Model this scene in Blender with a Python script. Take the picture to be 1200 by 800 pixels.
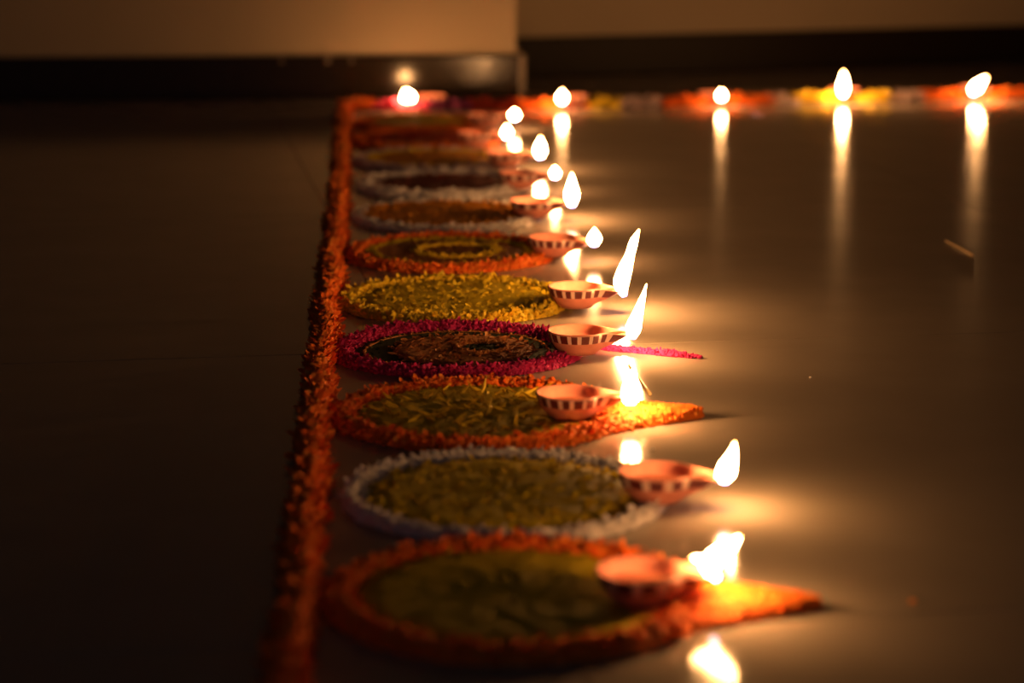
import bpy, math
import numpy as np
from mathutils import Vector, Matrix

rng = np.random.default_rng(7)
scene = bpy.context.scene
C = scene.collection
for o in list(bpy.data.objects):
    bpy.data.objects.remove(o)

# ------------------------------------------------------------------ camera
F = 2850.0            # focal length in pixels of the 1200 px wide frame
HOR = -184.0          # row of the horizon
H = 0.458             # camera height above the floor
PITCH = math.atan((400 - HOR) / F)
cam = bpy.data.cameras.new('camera')
cam.sensor_width = 36
cam.lens = F / 1200 * 36
cam.clip_start = 0.05
cam.dof.use_dof = True
cam.dof.focus_distance = 2.24
cam.dof.aperture_fstop = 4.2
camo = bpy.data.objects.new('camera', cam)
C.objects.link(camo)
camo.location = (0, 0, H)
camo.rotation_euler = (math.pi / 2 - PITCH, 0, 0)
scene.camera = camo

# ------------------------------------------------------------------ even dusk sky entering by the side left open as cool fill
world = bpy.data.worlds.new('night')
scene.world = world
world.use_nodes = True
bg = world.node_tree.nodes['Background']
bg.inputs[0].default_value = (0.58, 0.68, 1.0, 1)
bg.inputs[1].default_value = 0.06

FLAME_STRENGTH = 300.0
vs = scene.view_settings
vs.view_transform = 'Standard'
vs.look = 'None'
vs.gamma = 1
vs.exposure = 0.0
vs.use_curve_mapping = False

cp, sp = math.cos(PITCH), math.sin(PITCH)


def at(x, y, z=0.0):
    """point at height z seen at pixel (x, y)"""
    a, b = (x - 600) / F, (400 - y) / F
    d = Vector((a, cp + b * sp, -sp + b * cp))
    t = (z - H) / d.z
    return Vector((0, 0, H)) + d * t


def px_per_m(y):
    return cp * (y - HOR) / H


# ------------------------------------------------------------------ materials
def new_mat(name):
    m = bpy.data.materials.new(name)
    m.use_nodes = True
    nt = m.node_tree
    return m, nt, nt.nodes['Principled BSDF']


def noise_mat(name, c1, c2, scale, rough=0.6, bump=0.0, spec=0.5, detail=4, coat=0.0, rough_var=0.0):
    m, nt, b = new_mat(name)
    tc = nt.nodes.new('ShaderNodeTexCoord')
    n = nt.nodes.new('ShaderNodeTexNoise')
    n.inputs['Scale'].default_value = scale
    n.inputs['Detail'].default_value = detail
    nt.links.new(tc.outputs['Object'], n.inputs['Vector'])
    r = nt.nodes.new('ShaderNodeValToRGB')
    r.color_ramp.elements[0].position = 0.3
    r.color_ramp.elements[1].position = 0.7
    r.color_ramp.elements[0].color = (*c1, 1)
    r.color_ramp.elements[1].color = (*c2, 1)
    nt.links.new(n.outputs['Fac'], r.inputs['Fac'])
    nt.links.new(r.outputs['Color'], b.inputs['Base Color'])
    b.inputs['Roughness'].default_value = rough
    b.inputs['Specular IOR Level'].default_value = spec
    b.inputs['Coat Weight'].default_value = coat
    if rough_var:
        mr = nt.nodes.new('ShaderNodeMapRange')
        mr.inputs['To Min'].default_value = rough - rough_var
        mr.inputs['To Max'].default_value = rough + rough_var
        nt.links.new(n.outputs['Fac'], mr.inputs['Value'])
        nt.links.new(mr.outputs['Result'], b.inputs['Roughness'])
    if bump:
        bp = nt.nodes.new('ShaderNodeBump')
        bp.inputs['Strength'].default_value = bump
        bp.inputs['Distance'].default_value = 0.002
        nt.links.new(n.outputs['Fac'], bp.inputs['Height'])
        nt.links.new(bp.outputs['Normal'], b.inputs['Normal'])
    return m


def petal_mat(name, c1, c2, c3=None):
    """loose crumbs: every loose piece takes its own shade"""
    m, nt, b = new_mat(name)
    g = nt.nodes.new('ShaderNodeNewGeometry')
    r = nt.nodes.new('ShaderNodeValToRGB')
    r.color_ramp.elements[0].color = (*c1, 1)
    r.color_ramp.elements[1].color = (*c2, 1)
    if c3:
        e = r.color_ramp.elements.new(0.85)
        e.color = (*c2, 1)
        r.color_ramp.elements[-1].color = (*c3, 1)
    nt.links.new(g.outputs['Random Per Island'], r.inputs['Fac'])
    nt.links.new(r.outputs['Color'], b.inputs['Base Color'])
    b.inputs['Roughness'].default_value = 0.75
    b.inputs['Specular IOR Level'].default_value = 0.2
    return m


M = {}
M['tile'] = noise_mat('polished_stone_tile', (0.35, 0.295, 0.235), (0.39, 0.33, 0.265), 9, 0.12, 0.0, 0.15, 6, 0.0, 0.02)
M['grout'] = noise_mat('dark_grout', (0.03, 0.025, 0.02), (0.05, 0.04, 0.03), 60, 0.9)
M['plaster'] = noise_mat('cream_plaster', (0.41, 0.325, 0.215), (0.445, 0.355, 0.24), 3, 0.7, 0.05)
M['plaster_grey'] = noise_mat('grey_plaster', (0.16, 0.16, 0.165), (0.19, 0.19, 0.195), 2.5, 0.8, 0.05)  # grey chosen to cut warm bounce off the unseen walls
M['granite'] = noise_mat('black_granite', (0.010, 0.006, 0.004), (0.024, 0.015, 0.009), 120, 0.15, 0.0, 0.22)
M['granite_dull'] = noise_mat('unpolished_black_granite', (0.010, 0.006, 0.003), (0.022, 0.013, 0.007), 120, 0.5, 0.0, 0.2)
M['pale_edge'] = noise_mat('paler_edge', (0.10, 0.07, 0.05), (0.19, 0.14, 0.10), 50, 0.5)
M['terracotta'] = noise_mat('terracotta', (0.62, 0.225, 0.155), (0.70, 0.28, 0.195), 140, 0.55, 0.15, 0.4)
M['maroon'] = noise_mat('maroon_paint', (0.10, 0.012, 0.012), (0.15, 0.02, 0.018), 150, 0.5)
M['whitepaint'] = noise_mat('white_paint', (0.72, 0.50, 0.42), (0.80, 0.58, 0.48), 150, 0.5)
M['oil'] = noise_mat('ghee_oil', (0.50, 0.14, 0.07), (0.58, 0.19, 0.09), 30, 0.08, 0.0, 0.5)
M['cotton'] = noise_mat('oiled_cotton', (0.13, 0.07, 0.035), (0.22, 0.13, 0.07), 300, 0.7)
M['char'] = noise_mat('charred_cotton', (0.012, 0.01, 0.01), (0.03, 0.022, 0.018), 300, 0.9)
M['straw'] = noise_mat('dry_straw', (0.75, 0.52, 0.25), (0.85, 0.62, 0.32), 90, 0.5)

P = {
    'orange': petal_mat('orange_crumbs', (0.85, 0.15, 0.016), (0.95, 0.25, 0.03), (0.95, 0.36, 0.06)),
    'red': petal_mat('red_crumbs', (0.35, 0.03, 0.012), (0.55, 0.06, 0.02)),
    'yellow': petal_mat('yellow_crumbs', (0.78, 0.54, 0.02), (0.90, 0.66, 0.04), (0.92, 0.74, 0.10)),
    'olive': petal_mat('olive_yellow_crumbs', (0.64, 0.47, 0.015), (0.78, 0.58, 0.02), (0.86, 0.66, 0.05)),
    'white': petal_mat('white_crumbs', (0.70, 0.65, 0.62), (0.85, 0.80, 0.76)),
    'magenta': petal_mat('magenta_crumbs', (0.42, 0.015, 0.10), (0.62, 0.03, 0.17), (0.70, 0.06, 0.26)),
    'pink': petal_mat('pink_crumbs', (0.75, 0.06, 0.16), (0.85, 0.12, 0.26)),
    'purple': petal_mat('purple_crumbs', (0.22, 0.03, 0.12), (0.36, 0.07, 0.20)),
    'brown': petal_mat('brown_orange_crumbs', (0.34, 0.12, 0.03), (0.52, 0.21, 0.06), (0.60, 0.30, 0.10)),
    'amber': petal_mat('amber_crumbs', (0.50, 0.19, 0.015), (0.66, 0.29, 0.03)),
    'green': petal_mat('dark_green_crumbs', (0.020, 0.030, 0.010), (0.05, 0.055, 0.02)),
    'maroon': petal_mat('maroon_crumbs', (0.13, 0.025, 0.02), (0.22, 0.05, 0.03)),
    'lilac': petal_mat('lilac_white_crumbs', (0.62, 0.46, 0.44), (0.76, 0.60, 0.56)),
}


def flame_material():
    m = bpy.data.materials.new('flame')
    m.use_nodes = True
    nt = m.node_tree
    nt.nodes.clear()
    out = nt.nodes.new('ShaderNodeOutputMaterial')
    em = nt.nodes.new('ShaderNodeEmission')
    at_ = nt.nodes.new('ShaderNodeAttribute')
    at_.attribute_name = 'rise'
    r = nt.nodes.new('ShaderNodeValToRGB')
    e = r.color_ramp.elements
    e[0].position = 0.0
    e[0].color = (0.05, 0.10, 0.35, 1)
    e[1].position = 0.14
    e[1].color = (1.0, 0.44, 0.14, 1)
    x = e.new(0.75)
    x.color = (1.0, 0.46, 0.15, 1)
    x = e.new(1.0)
    x.color = (0.75, 0.30, 0.08, 1)
    s = nt.nodes.new('ShaderNodeValToRGB')
    e = s.color_ramp.elements
    e[0].color = (0.06, 0.06, 0.06, 1)
    e[1].position = 0.25
    e[1].color = (1, 1, 1, 1)
    x = e.new(0.8)
    x.color = (0.9, 0.9, 0.9, 1)
    x = e.new(1.0)
    x.color = (0.25, 0.25, 0.25, 1)
    mul = nt.nodes.new('ShaderNodeMath')
    mul.operation = 'MULTIPLY'
    mul.inputs[1].default_value = FLAME_STRENGTH
    nt.links.new(at_.outputs['Fac'], r.inputs['Fac'])
    nt.links.new(at_.outputs['Fac'], s.inputs['Fac'])
    nt.links.new(s.outputs['Color'], mul.inputs[0])
    nt.links.new(r.outputs['Color'], em.inputs['Color'])
    nt.links.new(mul.outputs[0], em.inputs['Strength'])
    nt.links.new(em.outputs[0], out.inputs['Surface'])
    return m


M['flame'] = flame_material()


# ------------------------------------------------------------------ helpers
def link(name, me, mat=None, parent=None, smooth=False):
    o = bpy.data.objects.new(name, me)
    C.objects.link(o)
    if mat and not me.materials:
        me.materials.append(mat)
    if parent:
        o.parent = parent
    if smooth:
        me.polygons.foreach_set('use_smooth', [True] * len(me.polygons))
    return o


def mesh(name, verts, faces):
    me = bpy.data.meshes.new(name)
    me.from_pydata([tuple(map(float, v)) for v in verts], [], [tuple(map(int, f)) for f in faces])
    me.update()
    return me


def empty(name, loc, rz=0.0):
    o = bpy.data.objects.new(name, None)
    o.empty_display_size = 0.03
    C.objects.link(o)
    o.location = loc
    o.rotation_euler = (0, 0, rz)
    return o


def tag(o, label, cat, group=None, kind=None):
    o['label'] = label
    o['category'] = cat
    if group:
        o['group'] = group
    if kind:
        o['kind'] = kind
    return o


def boxes(lst):
    v, f = [], []
    for (x0, x1, y0, y1, z0, z1) in lst:
        k = len(v)
        v += [(x0, y0, z0), (x1, y0, z0), (x1, y1, z0), (x0, y1, z0), (x0, y0, z1), (x1, y0, z1), (x1, y1, z1), (x0, y1, z1)]
        f += [(k, k + 3, k + 2, k + 1), (k + 4, k + 5, k + 6, k + 7), (k, k + 1, k + 5, k + 4), (k + 1, k + 2, k + 6, k + 5), (k + 2, k + 3, k + 7, k + 6), (k + 3, k, k + 4, k + 7)]
    return v, f


def bevelled_box(name, x0, x1, y0, y1, z0, z1, bev):
    import bmesh
    v, f = boxes([(x0, x1, y0, y1, z0, z1)])
    me = mesh(name, v, f)
    bm = bmesh.new()
    bm.from_mesh(me)
    bmesh.ops.bevel(bm, geom=bm.edges[:], offset=bev, segments=2, affect='EDGES', profile=0.5)
    bm.to_mesh(me)
    bm.free()
    return me


# ------------------------------------------------------------------ the setting
# directions on the floor: the row of circles runs towards the pillar, the back wall is turned a little
row_dir = (at(402, 128) - at(331, 800)).normalized()
row_ang = math.atan2(row_dir.y, row_dir.x) - math.pi / 2
wA, wB = at(615, 90.5), at(1200, 72.6)
wall_ang = math.atan2((wB - wA).y, (wB - wA).x)

SK = 0.078   # skirting height
# floor of large polished tiles, laid parallel to the back wall
s0, s1 = at(838, 245), at(1138, 238)
tile_ang = math.atan2((s1 - s0).y, (s1 - s0).x)
TS = 0.82
fl = link('floor', mesh('floor', *boxes([(-5.2, 4.6, -5.6, 3.0, -0.04, -0.0012)])), M['grout'])
fl['kind'] = 'structure'
fl.location = s0
fl.rotation_euler = (0, 0, tile_ang)
tile_me = bevelled_box('tile', 0.0005, TS - 0.0005, 0.0005, TS - 0.0005, -0.010, 0.0, 0.0005)
tile_me.materials.append(M['tile'])
for i in range(-6, 5):
    for j in range(-6, 3):
        t = link('tile', tile_me, None, fl)
        t.location = (i * TS + 0.33, j * TS, 0)

# pillar wall on the left with its stone skirting
pil_o = at(615, 115)
ca, sa = math.cos(row_ang), math.sin(row_ang)


def place(o, org, ang):
    o.location = org
    o.rotation_euler = (0, 0, ang)
    return o


w = link('wall_left', mesh('wall_left', *boxes([(-4.2, -0.016, 0.016, 0.9, 0, 2.7)])), M['plaster'])
w['kind'] = 'structure'
place(w, pil_o, row_ang)
sk = link('baseboard_left', bevelled_box('baseboard_left', -4.2, 0.0, 0, 0.9, 0, SK, 0.003), M['granite'])
sk['kind'] = 'structure'
place(sk, pil_o, row_ang)
pc = link('end_strip', bevelled_box('end_strip', -0.011, 0.0015, -0.0015, 0.012, 0, SK + 0.0015, 0.002), M['pale_edge'], sk)  # strip of paler colour along the skirting corner
pc['label'] = 'paler strip along the corner of the skirting'
# paint drips and chips left on the top edge of the skirting
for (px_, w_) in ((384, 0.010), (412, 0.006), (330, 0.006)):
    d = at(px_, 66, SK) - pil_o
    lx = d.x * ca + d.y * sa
    ch = link('paint_drip', bevelled_box('paint_drip', lx - w_ / 2, lx + w_ / 2, -0.0012, 0.003, SK - 0.012, SK + 0.0008, 0.0005), M['pale_edge'], sk)

# back wall on the right, set back behind the pillar
blist = [(-1.4, 4.6, 0, 0.2, 0, 2.7)]
w = link('wall_back', mesh('wall_back', *boxes(blist)), M['plaster'])
w['kind'] = 'structure'
place(w, wA + Vector((-math.sin(wall_ang), math.cos(wall_ang), 0)) * 0.012, wall_ang)
sk2 = link('baseboard_back', bevelled_box('baseboard_back', -1.4, 4.6, 0, 0.03, 0, SK, 0.003), M['granite_dull'])
sk2['kind'] = 'structure'
place(sk2, wA, wall_ang)
# unseen rest of the room, added to block skylight; rear left open for fill
for (nm, bx) in (('wall_side_unseen', (-3.4, -3.2, -1.9, 4.9, 0, 2.7)), ('wall_right_unseen', (3.0, 3.2, -1.9, 5.6, 0, 2.7))):
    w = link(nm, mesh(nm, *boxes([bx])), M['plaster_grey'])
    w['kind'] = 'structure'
w = link('ceiling_unseen', mesh('ceiling_unseen', *boxes([(-3.4, 3.2, -2.1, 5.6, 2.7, 2.8)])), M['plaster_grey'])
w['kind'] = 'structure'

# ------------------------------------------------------------------ loose crumbs and petals
T_V = np.array([(0, 0, 0), (0.35, 0.5, 0.10), (0.35, -0.5, 0.10), (0.75, 0.42, 0.22), (0.75, -0.42, 0.22), (1, 0, 0.30), (0.5, 0, -0.02)])
T_F = [(0, 2, 6), (0, 6, 1), (6, 2, 4), (6, 3, 1), (6, 4, 5), (6, 5, 3)]
CH_V = np.array([(-.5, -.4, 0), (.5, -.35, 0), (.4, .45, 0), (-.4, .5, 0), (-.3, -.2, .55), (.3, -.3, .7), (.25, .3, .6), (-.25, .25, .75)])
CH_F = [(0, 1, 5), (0, 5, 4), (1, 2, 6), (1, 6, 5), (2, 3, 7), (2, 7, 6), (3, 0, 4), (3, 4, 7), (4, 5, 6), (4, 6, 7)]


def scatter(pos, yaw, tilt, length, width, tmpl='petal'):
    """many loose pieces as one array of vertices and faces"""
    V, Fc = (T_V, T_F) if tmpl == 'petal' else (CH_V, CH_F)
    n = len(pos)
    roll = rng.normal(0, 0.5, n)
    v = np.repeat(V[None], n, 0).copy()
    v[:, :, 0] *= length[:, None]
    v[:, :, 1] *= width[:, None]
    v[:, :, 2] *= ((length + width) / 2)[:, None] if tmpl != 'petal' else length[:, None]
    y, z = v[:, :, 1].copy(), v[:, :, 2].copy()
    c, s = np.cos(roll)[:, None], np.sin(roll)[:, None]
    v[:, :, 1], v[:, :, 2] = y * c - z * s, y * s + z * c
    x, z = v[:, :, 0].copy(), v[:, :, 2].copy()
    c, s = np.cos(tilt)[:, None], np.sin(tilt)[:, None]
    v[:, :, 0], v[:, :, 2] = x * c - z * s, x * s + z * c
    x, y = v[:, :, 0].copy(), v[:, :, 1].copy()
    c, s = np.cos(yaw)[:, None], np.sin(yaw)[:, None]
    v[:, :, 0], v[:, :, 1] = x * c - y * s, x * s + y * c
    v += pos[:, None, :]
    v[:, :, 2] = np.maximum(v[:, :, 2], 0.0004)
    k = len(V)
    f = (np.array(Fc)[None] + (np.arange(n) * k)[:, None, None]).reshape(-1, 3)
    return v.reshape(-1, 3), f


def tri_mesh(name, parts):
    vs_, fs_, k = [], [], 0
    for v, f in parts:
        vs_.append(np.asarray(v, float))
        fs_.append(np.asarray(f, int) + k)
        k += len(v)
    v = np.concatenate(vs_)
    f = np.concatenate(fs_)
    me = bpy.data.meshes.new(name)
    me.vertices.add(len(v))
    me.vertices.foreach_set('co', v.ravel())
    me.loops.add(len(f) * 3)
    me.loops.foreach_set('vertex_index', f.ravel())
    me.polygons.add(len(f))
    me.polygons.foreach_set('loop_start', np.arange(len(f)) * 3)
    me.polygons.foreach_set('loop_total', np.full(len(f), 3))
    me.update()
    return me


def grid_faces(nu, nv, wrap):
    f = []
    for i in range(nu if wrap else nu - 1):
        for j in range(nv - 1):
            a, b = i * nv + j, ((i + 1) % nu) * nv + j
            f += [(a, b, b + 1), (a, b + 1, a + 1)]
    return f


def ridge(path, half, high, closed, n_per_m=5200, size=0.0060, gaps=(), rough=0.22, strand=0.22, taper=False):
    """a heaped line of crumbs along a path of 2-D points; gaps = discs left bare"""
    path = np.asarray(path, float)
    m = len(path)
    d = np.roll(path, -1, 0) - np.roll(path, 1, 0) if closed else np.gradient(path, axis=0)
    nrm = np.stack([-d[:, 1], d[:, 0]], 1)
    nrm /= np.linalg.norm(nrm, axis=1)[:, None]
    prof = np.linspace(-1, 1, 9)
    hs = half * (1 + rough * (rng.random(m) - 0.5))
    hz = high * (1 + rough * 1.6 * (rng.random(m) - 0.5))
    if taper:
        fall = np.clip((1 - np.linspace(0, 1, m)) * 3.5 + 0.22, 0, 1)
        hs, hz = hs * fall, hz * fall
    v = np.zeros((m, 9, 3))
    for j, u in enumerate(prof):
        v[:, j, :2] = path + nrm * (u * hs)[:, None]
        v[:, j, 2] = 0.0004 + hz * (1 - u * u) * 0.78 * (1 + 0.3 * (rng.random(m) - 0.5))
    for g in gaps:
        dist = np.hypot(v[:, :, 0] - g[0], v[:, :, 1] - g[1])
        v[:, :, 2] = np.where(dist < g[2], np.minimum(v[:, :, 2], g[3]), v[:, :, 2])
    base = (v.reshape(-1, 3), grid_faces(m, 9, closed))
    seg = np.linalg.norm(np.diff(path, axis=0, append=path[:1]), axis=1)
    if not closed:
        seg = seg[:-1]
    L = seg.sum()
    n = int(n_per_m * L * half / 0.010)
    idx = rng.choice(len(seg), n, p=seg / L)
    tt = rng.random(n)[:, None]
    p = path[idx] * (1 - tt) + path[(idx + 1) % m] * tt
    u = rng.uniform(-1.08, 1.08, n)
    pos = np.zeros((n, 3))
    pos[:, :2] = p + nrm[idx] * (u * hs[idx])[:, None]
    pos[:, 2] = np.maximum(hz[idx] * (1 - u * u) * 0.75, 0) + 0.0003
    keep = np.ones(n, bool)
    for g in gaps:
        keep &= np.hypot(pos[:, 0] - g[0], pos[:, 1] - g[1]) > g[2]
    pos, u, idx = pos[keep], u[keep], idx[keep]
    n = len(pos)
    yaw = np.arctan2(nrm[idx, 1], nrm[idx, 0]) + np.where(u < 0, math.pi, 0) + rng.normal(0, 0.8, n)
    tilt = rng.uniform(0.1, 0.9, n) * (1 - 0.5 * np.abs(u))
    ln = size * rng.uniform(0.6, 1.25, n)
    k = int(n * strand)
    a = scatter(pos[:k], yaw[:k], tilt[:k], ln[:k], ln[:k] * 0.5, 'petal')
    b = scatter(pos[k:], yaw[k:], tilt[k:] * 0.4, ln[k:] * 0.62, ln[k:] * 0.55, 'chunk')
    return [base, a, b]


def bed(r, high, n, size, slim=0.5, gaps=(), petals=True, hole=None):
    """a level spread of crumbs inside a circle"""
    nu, nv = 72, 12
    v = np.zeros((nu, nv, 3))
    th = np.linspace(0, 2 * math.pi, nu, endpoint=False)
    for j in range(nv):
        rr = r * (j + 0.02) / (nv - 1)
        v[:, j, 0], v[:, j, 1] = rr * np.cos(th), rr * np.sin(th)
        v[:, j, 2] = 0.0006 + high * (0.82 + 0.36 * rng.random(nu)) * (1 if j < nv - 1 else 0.1)
    v[:, 0, 2] = high
    for g in gaps:
        dist = np.hypot(v[:, :, 0] - g[0], v[:, :, 1] - g[1])
        v[:, :, 2] = np.where(dist < g[2], np.minimum(v[:, :, 2], g[3]), v[:, :, 2])
    parts = [(v.reshape(-1, 3), grid_faces(nu, nv, True))]
    a, q = rng.uniform(0, 2 * math.pi, n), r * np.sqrt(rng.random(n))
    pos = np.stack([q * np.cos(a), q * np.sin(a), high * 0.8 + 0 * a], 1)
    keep = np.ones(n, bool)
    for g in gaps:
        keep &= np.hypot(pos[:, 0] - g[0], pos[:, 1] - g[1]) > g[2]
    if hole:
        keep &= np.hypot(pos[:, 0] - hole[0], pos[:, 1] - hole[1]) > hole[2]
    pos = pos[keep]
    n = len(pos)
    ln = size * rng.uniform(0.5, 1.3, n)
    k = n if petals else n // 3
    parts.append(scatter(pos[:k], rng.uniform(0, 6.28, k), rng.normal(-0.04, 0.19, k), ln[:k], ln[:k] * slim, 'petal'))
    if k < n:
        parts.append(scatter(pos[k:], rng.uniform(0, 6.28, n - k), rng.normal(0, 0.1, n - k), ln[k:] * 0.6, ln[k:] * 0.5, 'chunk'))
    return parts


def circle(r, n=140, wob=0.012, a0=0.0, a1=None):
    if a1 is None:
        th = np.linspace(0, 2 * math.pi, n, endpoint=False)
    else:
        th = np.linspace(a0, a1, n)
    ph = rng.uniform(0, 6.28, 3)
    rr = r * (1 + wob * (np.sin(2 * th + ph[0]) + 0.6 * np.sin(3 * th + ph[1]) + 0.5 * np.sin(5 * th + ph[2])))
    return np.stack([rr * np.cos(th), rr * np.sin(th)], 1)


def stuff(name, parts, mat, parent, label=None):
    o = link(name, tri_mesh(name, parts), mat, parent)
    o['kind'] = 'stuff'
    if label:
        o['label'] = label
    return o


# ------------------------------------------------------------------ clay lamps
def bowl_mesh(nstripe, dark_frac, gloss_in=True):
    NT = 96
    prof = [(0.0, 0.0, 0), (0.0155, 0.0, 0), (0.0195, 0.0035, 0), (0.0235, 0.0085, 0), (0.0262, 0.0125, 0),
            (0.0278, 0.0165, 1), (0.0288, 0.0200, 2), (0.0284, 0.0212, 0), (0.0272, 0.0212, 0), (0.0262, 0.0200, 0),
            (0.0245, 0.0145, 0), (0.0205, 0.0085, 0), (0.012, 0.0052, 0), (0.0, 0.0045, 0)]
    v, f, mi = [], [], []
    np_ = len(prof)
    for i in range(NT):
        th = 2 * math.pi * i / NT
        t = th if th < math.pi else th - 2 * math.pi
        for (r, z, _) in prof:
            k = max(0.0, (z - 0.004) / 0.017)
            g = math.exp(-abs(t / 0.36) ** 2.4)
            rr = r * (1 + 0.58 * g * k ** 0.8) * (1 - 0.05 * math.exp(-((abs(t) - 0.75) / 0.25) ** 2) * k)
            zz = z - 0.0035 * g * k
            wob = 1 + 0.012 * math.sin(3 * th + 1) * k
            v.append((rr * math.cos(th) * wob, rr * math.sin(th) * wob, zz))
    for i in range(NT):
        for j in range(np_ - 1):
            a, b = i * np_ + j, ((i + 1) % NT) * np_ + j
            f.append((a, b, b + 1, a + 1))
            q = 0
            if j in (4, 5):
                ph = (nstripe * (i + 0.5) / NT) % 1.0
                q = 1 if ph < dark_frac else (2 if ph > dark_frac + 0.04 else 0)
            mi.append(q)
    me = mesh('bowl', v, f)
    for k in ('terracotta', 'maroon', 'whitepaint'):
        me.materials.append(M[k])
    me.polygons.foreach_set('material_index', mi)
    me.polygons.foreach_set('use_smooth', [True] * len(me.polygons))
    return me


def tube_mesh(name, pts, radii, ns=10):
    pts = [Vector(p) for p in pts]
    v, f = [], []
    for i, p in enumerate(pts):
        d = (pts[min(i + 1, len(pts) - 1)] - pts[max(i - 1, 0)]).normalized()
        a = d.cross(Vector((0, 1, 0.01))).normalized()
        b = d.cross(a).normalized()
        for k in range(ns):
            t = 2 * math.pi * k / ns
            v.append(p + (a * math.cos(t) + b * math.sin(t)) * radii[i])
    n = len(pts)
    for i in range(n - 1):
        for k in range(ns):
            a, b = i * ns + k, i * ns + (k + 1) % ns
            f.append((a, b, b + ns, a + ns))
    f.append(tuple(range(ns))[::-1])
    f.append(tuple((n - 1) * ns + k for k in range(ns)))
    return mesh(name, v, f)


def smooth_path(keys, n):
    """Catmull-Rom through (x, z, r) keys"""
    k = np.asarray(keys, float)
    k = np.vstack([2 * k[0] - k[1], k, 2 * k[-1] - k[-2]])
    out = []
    m = len(keys) - 1
    for i in range(n):
        s = i / (n - 1) * m
        j = min(int(s), m - 1)
        t = s - j
        p0, p1, p2, p3 = k[j], k[j + 1], k[j + 2], k[j + 3]
        out.append(0.5 * (2 * p1 + (p2 - p0) * t + (2 * p0 - 5 * p1 + 4 * p2 - p3) * t * t + (3 * p1 - p0 - 3 * p2 + p3) * t ** 3))
    return np.array(out)


def flame_mesh(lofts, rz):
    """lofts: lists of (dx, dz, radius) in metres from the wick's tip, along the room's x and z"""
    V, Fc, rise = [], [], []
    ns, n = 14, 16
    c, s = math.cos(-rz), math.sin(-rz)
    for keys in lofts:
        p = smooth_path(keys, n)
        k0 = len(V)
        for i in range(n):
            d = p[min(i + 1, n - 1)] - p[max(i - 1, 0)]
            L = math.hypot(d[0], d[1]) or 1
            nx, nz = -d[1] / L, d[0] / L
            r = max(p[i, 2], 0.00015)
            for q in range(ns):
                t = 2 * math.pi * q / ns
                x = p[i, 0] + nx * r * math.cos(t)
                z = p[i, 1] + nz * r * math.cos(t)
                y = 0.72 * r * math.sin(t)
                V.append((x * c - y * s, x * s + y * c, z))
                rise.append(i / (n - 1))
        for i in range(n - 1):
            for q in range(ns):
                a, b = k0 + i * ns + q, k0 + i * ns + (q + 1) % ns
                Fc.append((a, b, b + ns, a + ns))
        Fc.append(tuple(k0 + q for q in range(ns))[::-1])
        Fc.append(tuple(k0 + (n - 1) * ns + q for q in range(ns)))
    me = mesh('flame', V, Fc)
    a = me.attributes.new('rise', 'FLOAT', 'POINT')
    a.data.foreach_set('value', rise)
    me.materials.append(M['flame'])
    me.polygons.foreach_set('use_smooth', [True] * len(me.polygons))
    return me


BOWL_FINE = bowl_mesh(17, 0.62)
BOWL_COARSE = bowl_mesh(11, 0.62)
LIFT = 0.005
WICK = (0.0485, 0.0, 0.0150)


def oil_mesh():
    n = 48
    v = [(0, 0, 0.0118)]
    for i in range(n):
        th = 2 * math.pi * i / n
        t = th if th < math.pi else th - 2 * math.pi
        g = math.exp(-abs(t / 0.36) ** 2.4)
        r = 0.0228 * (1 + 0.58 * g * (0.0078 / 0.017) ** 0.8)
        v.append((r * math.cos(th), r * math.sin(th), 0.0118))
    return mesh('oil', v, [(0, i + 1, (i + 1) % n + 1) for i in range(n)])


OIL = oil_mesh()
WICK_ME = tube_mesh('wick', smooth_path([(-0.012, 0.0125, 0), (0.008, 0.0132, 0), (0.026, 0.0168, 0), (0.0375, 0.0190, 0), (0.0445, 0.0192, 0)], 14)[:, [0, 2, 1]], [0.0014] * 14)
TIP_ME = tube_mesh('charred_tip', [(0.0435, 0, 0.0192), (0.0465, 0, 0.0186), (0.0490, 0, 0.0166), (0.0500, 0, 0.0145)], [0.0016, 0.0015, 0.0014, 0.0009])


def lamp(px, py, rz_deg, flame_px, label, group, bowl=BOWL_FINE, lift=0.0002):
    p = at(px, py, lift)
    rz = math.radians(rz_deg)
    e = empty('clay_lamp', (p.x, p.y, lift), rz)
    tag(e, label, 'oil lamp', group)
    link('bowl', bowl, None, e)
    link('oil', OIL, M['oil'], e)
    wk = link('wick', WICK_ME, M['cotton'], e, True)
    link('charred_tip', TIP_ME, M['char'], wk, True)
    s = px_per_m(py)
    lofts = [[(a / s, -b / s / 0.97, r / s) for (a, b, r) in L] for L in flame_px]
    fo = link('flame', flame_mesh(lofts, rz), None, e)
    fo.location = WICK
    return e, p


def drop(w_, h_, lean=0.0):
    """a plain teardrop flame, w_ wide and h_ tall in pixels, its tip lean px to the side"""
    r = w_ / 2
    return [[(0, 2, r * 0.45), (lean * 0.08, -h_ * 0.18, r * 0.9), (lean * 0.3, -h_ * 0.38, r), (lean * 0.65, -h_ * 0.70, r * 0.55), (lean, -h_, r * 0.06)]]


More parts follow.
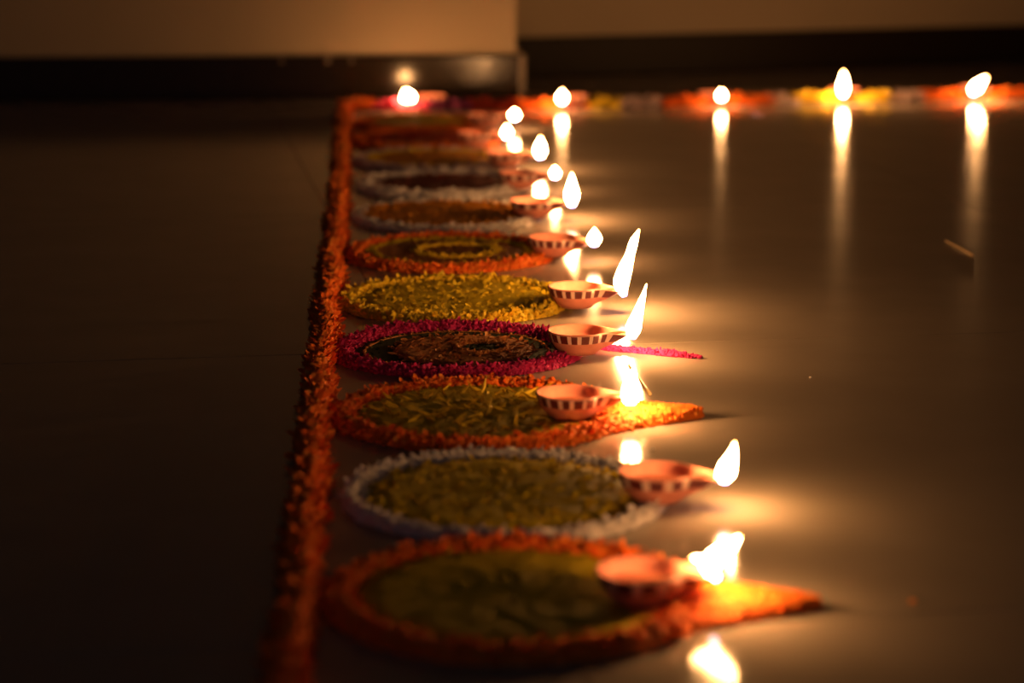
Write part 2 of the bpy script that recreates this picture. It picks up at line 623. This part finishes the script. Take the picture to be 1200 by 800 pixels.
ROW = 'clay lamps at the ends of the rangoli circles'
BACK = 'clay lamps on the border along the back wall'
lamps = [
    (752, 706, 4, [[(-4, 2, 3), (-13, -11, 9), (-7, -23, 10), (7, -34, 7), (17, -44, 2.5), (20, -48, 0.8)],
                    [(-12, -15, 8), (-22, -20, 4), (-34, -23, 0.8)]],
     'clay lamp with a wind-blown flame at the long-tailed orange circle', BOWL_COARSE),
    (771, 585, -8, [[(-3, 2, 4), (-3, -6, 10), (0, -16, 10), (5, -30, 5.5), (8, -45, 0.8)]],
     'clay lamp at the end of the white-rimmed circle with a plain yellow bed', BOWL_COARSE),
    (669, 489, 0, [[(-1, 6, 5), (-1, 0, 10), (0, -10, 11), (0, -22, 7), (3, -36, 1)]],
     'striped clay lamp over the blunt-tailed orange circle with a strand-strewn bed', BOWL_FINE),
    (678, 413, 0, [[(0, 3, 4), (1, -8, 9), (5, -22, 7), (11, -42, 3.5), (16, -60, 0.6)]],
     'striped clay lamp with a tall slim flame at the magenta-rimmed circle', BOWL_FINE),
    (675, 359, -8, [[(0, 4, 3), (-4, -10, 8.5), (0, -26, 8), (6, -44, 5), (10, -58, 4.5), (16, -72, 0.8)]],
     'clay lamp with the tallest twisting flame at the all-yellow circle', BOWL_FINE),
    (648, 299, -20, drop(16, 19), 'clay lamp with a small round flame at the orange circle with a ringed olive bed', BOWL_FINE),
    (624, 254, 0, drop(15, 36), 'clay lamp with an upright tapering flame at the white-rimmed amber circle', BOWL_COARSE),
    (608, 220, 0, drop(11, 12), 'clay lamp with a small flame at the circle with a maroon bed', BOWL_COARSE),
    (593, 195, -5, drop(13, 22, 1), 'clay lamp at the pale-rimmed circle with an orange bed', BOWL_COARSE),
    (557, 171, -5, drop(11, 13), 'clay lamp at the all-red circle', BOWL_COARSE),
    (568, 149, 0, drop(11, 10), 'clay lamp at the orange-rimmed yellow circle nearest the pillar', BOWL_COARSE),
]
LP = []
for (x, y, rz, fl_, lab, bw) in lamps:
    LP.append(lamp(x, y, rz, fl_, lab, ROW, bw, LIFT)[1])
back = [
    (504, 126, 222, drop(15, 13, -4), 'clay lamp on the pink stretch of border before the pillar skirting', BOWL_COARSE),
    (671, 126, -114, drop(10.5, 13), 'clay lamp on the back border next to the pillar corner', BOWL_COARSE),
    (836, 122, -78, drop(9.5, 10), 'clay lamp with a tiny round flame on an orange stretch of the back border', BOWL_COARSE),
    (989, 117.5, -100, drop(10.5, 26), 'clay lamp with a tall straight flame on a yellow stretch of the back border', BOWL_COARSE),
    (1143, 115, -106, drop(11, 18, 15), 'clay lamp with a flame leaning sideways on the back border', BOWL_COARSE),
]
BP = []
for (x, y, rz, fl_, lab, bw) in back:
    BP.append(lamp(x, y, rz, fl_, lab, BACK, bw)[1])

# ------------------------------------------------------------------ rangoli circles
R0 = 0.108
centres = [(602, 706), (591, 584), (562, 489), (536, 413), (534, 355), (528, 300), (523, 256), (520, 219), (508, 190), (498, 166), (490, 147)]
G = 0.0215     # pressed-down disc under a lamp's foot


def medallion(i, label):
    c = at(*centres[i])
    e = empty('rangoli_circle', (c.x, c.y, 0))
    tag(e, label, 'rangoli', 'rangoli circles in a row')
    g = LP[i] - c
    return e, [(g.x, g.y, G, LIFT - 0.0004)], c


def tip_local(px, py, c):
    d = at(px, py) - c
    return np.array([d.x, d.y])


def tail(r, tip, a, n=26):
    """filled wedge of crumbs from the rim to a point"""
    p0 = np.array([r * math.cos(a), r * math.sin(a)])
    p1 = np.array([r * math.cos(-a), r * math.sin(-a)])
    t = np.linspace(0, 1, n)[:, None]
    return p0 * (1 - t) + tip * t, p1 * (1 - t) + tip * t


def wedge(r, tip, a, high, gaps, n=900, size=0.0055):
    e0, e1 = tail(r * 0.97, tip, a)
    k = 11
    v = np.zeros((len(e0), k, 3))
    for j in range(k):
        u = j / (k - 1)
        v[:, j, :2] = e0 * (1 - u) + e1 * u
        v[:, j, 2] = 0.0004 + high * (1 - (2 * u - 1) ** 4) * (0.75 + 0.5 * rng.random(len(e0)))
    v[-1, :, 2] = 0.002
    for g in gaps:
        dist = np.hypot(v[:, :, 0] - g[0], v[:, :, 1] - g[1])
        v[:, :, 2] = np.where(dist < g[2], np.minimum(v[:, :, 2], g[3]), v[:, :, 2])
    # heaped wedge seen from above faces up
    base = (v.reshape(-1, 3), [(a_, c_, b_) for (a_, b_, c_) in grid_faces(len(e0), k, False)])
    s = np.sqrt(rng.random(n))
    u = rng.random(n)
    s = 1 - s
    pts = []
    i = np.clip((s * (len(e0) - 1)).astype(int), 0, len(e0) - 1)
    p = e0[i] * (1 - u)[:, None] + e1[i] * u[:, None]
    pos = np.zeros((n, 3))
    pos[:, :2] = p + rng.normal(0, 0.0008, (n, 2))
    pos[:, 2] = high * (1 - (2 * u - 1) ** 4) * 0.9 + 0.0004
    keep = np.ones(n, bool)
    for g in gaps:
        keep &= np.hypot(pos[:, 0] - g[0], pos[:, 1] - g[1]) > g[2]
    pos = pos[keep]
    n = len(pos)
    ln = size * rng.uniform(0.5, 1.2, n)
    return [base, scatter(pos, rng.uniform(0, 6.28, n), rng.normal(0.1, 0.3, n), ln * 0.7, ln * 0.55, 'chunk')]


# 1 orange rim, long tail
e, g, c = medallion(0, 'rangoli circle with crumbly orange rim, olive bed and a long pointed tail')
stuff('rim', ridge(circle(R0), 0.0105, 0.0105, True, gaps=g, size=0.0068), P['orange'], e)
stuff('bed', bed(0.099, 0.0060, 1500, 0.005, gaps=g, petals=False), P['olive'], e, 'olive yellow bed')
stuff('tail', wedge(R0 + 0.008, tip_local(966, 714, c), 0.62, 0.008, g, 1400), P['orange'], e)
# 2 white double rim
e, g, c = medallion(1, 'rangoli circle with a thick white rim and plain yellow bed, no tail')
stuff('rim', ridge(circle(R0 + 0.003), 0.0062, 0.0085, True, gaps=g, size=0.006), P['white'], e)
stuff('inner_rim', ridge(circle(R0 - 0.0085), 0.0032, 0.0045, True, gaps=g, size=0.0045, n_per_m=4000), P['white'], e)
stuff('bed', bed(0.096, 0.0058, 2600, 0.0060, 0.6, g), P['olive'], e, 'olive yellow bed')
# 3 orange rim, strands in the bed, blunt tail
e, g, c = medallion(2, 'rangoli circle with orange rim, bed strewn with thin strands, short blunt tail')
stuff('rim', ridge(circle(R0 + 0.001), 0.0105, 0.0095, True, gaps=g, size=0.007), P['orange'], e)
stuff('bed', bed(0.099, 0.0052, 1500, 0.005, gaps=g, petals=False), P['olive'], e, 'olive yellow bed')
stuff('strands', bed(0.080, 0.0068, 300, 0.016, 0.06, g)[1:], P['yellow'], e, 'thin yellow strands')
stuff('tail', wedge(R0 + 0.008, tip_local(826, 490, c), 0.60, 0.009, g, 1300), P['orange'], e)
# 4 magenta rim with patterned bed
e, g, c = medallion(3, 'rangoli circle with magenta rim and brown bed ringed by dark green')
stuff('rim', ridge(circle(R0 - 0.003), 0.0095, 0.0095, True, gaps=g, size=0.006), P['magenta'], e)
stuff('dark_band', bed(0.097, 0.0018, 500, 0.006, gaps=g), P['green'], e, 'dark green band inside the rim')
stuff('thin_ring', ridge(circle(0.085), 0.0016, 0.0035, True, gaps=g, size=0.004, n_per_m=3500), P['brown'], e)
stuff('bed', [(v + np.array([0.006, -0.002, 0.001]), f) for v, f in bed(0.066, 0.0030, 900, 0.0075, 0.4, (), hole=None)], P['brown'], e, 'brown orange bed')
stuff('eye', [(v + np.array([0.022, -0.004, 0.0040]), f) for v, f in bed(0.018, 0.0012, 90, 0.005)], P['green'], e, 'dark round patch in the bed')
stuff('eye_ring', [(v + np.array([0.022, -0.004, 0.0040]), f) for v, f in ridge(circle(0.023, 60), 0.0025, 0.0035, True, size=0.0045)], P['brown'], e)
tp = tip_local(822, 420, c)
st = np.array([R0 + 0.012, 0.022])
tt = np.linspace(0, 1, 30)[:, None]
stuff('tail', ridge(st * (1 - tt) + tp * tt, 0.0058, 0.0050, False, gaps=g, size=0.0035, n_per_m=9000, strand=0.1, taper=True), P['magenta'], e)
# 5 yellow
e, g, c = medallion(4, 'rangoli circle yellow all over, rim and shaggy bed alike')
stuff('rim', ridge(circle(R0 + 0.001), 0.0095, 0.0085, True, gaps=g, size=0.0078), P['yellow'], e)
stuff('bed', bed(0.100, 0.0060, 2600, 0.0070, 0.6, g), P['olive'], e)
# 6 orange with ring in the bed
e, g, c = medallion(5, 'rangoli circle with orange rim and olive bed holding a thin yellow ring')
stuff('rim', ridge(circle(R0), 0.0105, 0.0095, True, gaps=g, size=0.007), P['orange'], e)
stuff('bed', bed(0.099, 0.0050, 900, 0.006, gaps=g, petals=False), P['brown'], e)
stuff('bed_border', ridge(circle(0.088), 0.0060, 0.0070, True, gaps=g, size=0.006), P['olive'], e)
stuff('inner_ring', [(v + np.array([0.008, 0, 0.004]), f) for v, f in ridge(circle(0.045), 0.0040, 0.0040, True, size=0.006)], P['yellow'], e, 'thin yellow ring')
# 7 white rim, orange inner rim, amber bed
e, g, c = medallion(6, 'rangoli circle with white outer rim, orange inner rim and amber bed')
stuff('rim', ridge(circle(R0 + 0.002), 0.0075, 0.0075, True, gaps=g, size=0.007), P['white'], e)
stuff('inner_rim', ridge(circle(R0 - 0.014), 0.0085, 0.0070, True, gaps=g, size=0.007), P['amber'], e)
stuff('bed', bed(0.090, 0.0055, 800, 0.008, gaps=g), P['amber'], e)
# 8 white rim, maroon bed
e, g, c = medallion(7, 'rangoli circle with lilac-white rim and dark maroon bed')
stuff('rim', ridge(circle(R0), 0.0105, 0.0085, True, gaps=g, size=0.008), P['white'], e)
stuff('inner_rim', ridge(circle(R0 - 0.022), 0.0050, 0.0050, True, gaps=g, size=0.006), P['lilac'], e)
stuff('bed', bed(0.095, 0.0055, 800, 0.008, gaps=g), P['maroon'], e)
# 9 pale rim, orange bed
e, g, c = medallion(8, 'rangoli circle with pale rim around an orange-yellow bed')
stuff('rim', ridge(circle(R0), 0.0085, 0.0080, True, gaps=g, size=0.007), P['lilac'], e)
stuff('inner_rim', ridge(circle(R0 - 0.015), 0.0080, 0.0060, True, gaps=g, size=0.007), P['yellow'], e)
stuff('bed', bed(0.088, 0.0055, 800, 0.008, gaps=g), P['amber'], e)
# 10 red
e, g, c = medallion(9, 'rangoli circle red all over with an orange-red rim')
stuff('rim', ridge(circle(R0), 0.0105, 0.0090, True, gaps=g, size=0.007), P['orange'], e)
stuff('bed', bed(0.099, 0.0055, 800, 0.008, gaps=g), P['red'], e)
# 11 orange rim, yellow bed
e, g, c = medallion(10, 'rangoli circle with orange rim and yellow bed beside the corner of the border')
stuff('rim', ridge(circle(R0 - 0.014), 0.0100, 0.0090, True, gaps=g, size=0.007), P['orange'], e)
stuff('bed', bed(0.086, 0.0055, 700, 0.008, gaps=g), P['yellow'], e)

# ------------------------------------------------------------------ border lines
# the line beside the circles
keys = [(323, 905), (338, 800), (357, 640), (369, 500), (382, 380), (396, 250), (403, 133)]
kp = [at(*k) for k in keys]
pts = []
for a, b in zip(kp[:-1], kp[1:]):
    n = max(3, int((b - a).length / 0.010))
    for t in np.linspace(0, 1, n, endpoint=False):
        q = a.lerp(b, t)
        pts.append((q.x + 0.0016 * math.sin(q.y * 23), q.y))
pts.append((kp[-1].x, kp[-1].y))
org = kp[1]
e = empty('rangoli_border', (org.x, org.y, 0))
tag(e, 'long orange border line running beside the rangoli circles to the pillar', 'rangoli border', 'rangoli border lines')
stuff('heap', [(v - np.array([org.x, org.y, 0]), f) for v, f in ridge(pts, 0.0105, 0.0175, False, n_per_m=4200, size=0.0090, rough=0.45)], P['orange'], e)

# the line along the wall, made of coloured stretches
bk = [(396, 128), (560, 128), (615, 127), (836, 122.5), (989, 118), (1143, 115), (1290, 111.5)]


def back_y(x):
    for (a, b) in zip(bk[:-1], bk[1:]):
        if a[0] <= x <= b[0]:
            return a[1] + (b[1] - a[1]) * (x - a[0]) / (b[0] - a[0])


segs = [(398, 436, 'orange'), (436, 502, 'pink'), (502, 552, 'purple'), (552, 606, 'red'), (606, 688, 'orange'), (688, 724, 'yellow'),
        (724, 774, 'lilac'), (774, 808, 'orange'), (808, 862, 'orange'), (862, 900, 'orange'), (900, 928, 'lilac'), (928, 970, 'yellow'),
        (970, 1004, 'yellow'), (1004, 1040, 'yellow'), (1040, 1078, 'lilac'), (1078, 1122, 'orange'), (1122, 1164, 'orange'), (1164, 1280, 'orange')]
o0 = at(615, 127)
e = empty('rangoli_border', (o0.x, o0.y, 0))
tag(e, 'border line of orange, yellow, pink and pale stretches along the back wall', 'rangoli border', 'rangoli border lines')
NAMES = {'orange': 'orange stretch', 'pink': 'bright pink stretch', 'purple': 'purple stretch', 'red': 'red stretch', 'yellow': 'yellow stretch', 'lilac': 'pale lilac stretch'}
gb = [(p.x - o0.x, p.y - o0.y, 0.0275, 0.0004) for p in BP]
for (xa, xb, col) in segs:
    n = max(6, int((xb - xa) / 4))
    pth = []
    for x in np.linspace(xa - 1, xb + 1, n):
        q = at(x, back_y(x))
        pth.append((q.x - o0.x, q.y - o0.y))
    stuff('stretch', ridge(pth, 0.024, 0.0120, False, n_per_m=2200, size=0.012, gaps=gb), P[col], e, NAMES[col])

# ------------------------------------------------------------------ small things on the floor
for (a, b, lab) in (((736, 427), (762, 463), 'thin dry straw lying between the magenta and blunt-tailed circles'),
                    ((1108, 283), (1140, 300), 'thin dry straw lying alone on the bare floor by the back lamps')):
    p, q = at(*a), at(*b)
    d = q - p
    n = 8
    pl = [Vector((d.x * t, d.y * t, 0.0012 + 0.0003 * math.sin(math.pi * t))) for t in np.linspace(0, 1, n)]
    me = tube_mesh('straw', pl, [0.0008 + 0.0005 * t for t in np.linspace(0, 1, n)], 8)
    o = link('straw', me, M['straw'], None, True)
    o.location = (p.x, p.y, 0)
    tag(o, lab, 'straw', 'straws on the floor')


def crumb(px, py, r, mat, label):
    import bmesh
    bm = bmesh.new()
    bmesh.ops.create_icosphere(bm, subdivisions=2, radius=r)
    for v in bm.verts:
        v.co *= 1 + 0.25 * (rng.random() - 0.5)
        v.co.z *= 0.6
    lo = min(v.co.z for v in bm.verts)
    for v in bm.verts:
        v.co.z -= lo
    me = bpy.data.meshes.new('crumb')
    bm.to_mesh(me)
    bm.free()
    o = link('crumb', me, mat)
    p = at(px, py)
    o.location = (p.x, p.y, 0)
    tag(o, label, 'crumb', 'stray crumbs on the floor')


crumb(1070, 706, 0.0022, P['orange'], 'stray orange crumb on the floor beyond the long-tailed circle')
crumb(765, 527, 0.0015, P['white'], 'stray white crumb on the floor under the blunt tail')
crumb(950, 443, 0.0012, P['white'], 'stray pale crumb on the open floor off the magenta tail')
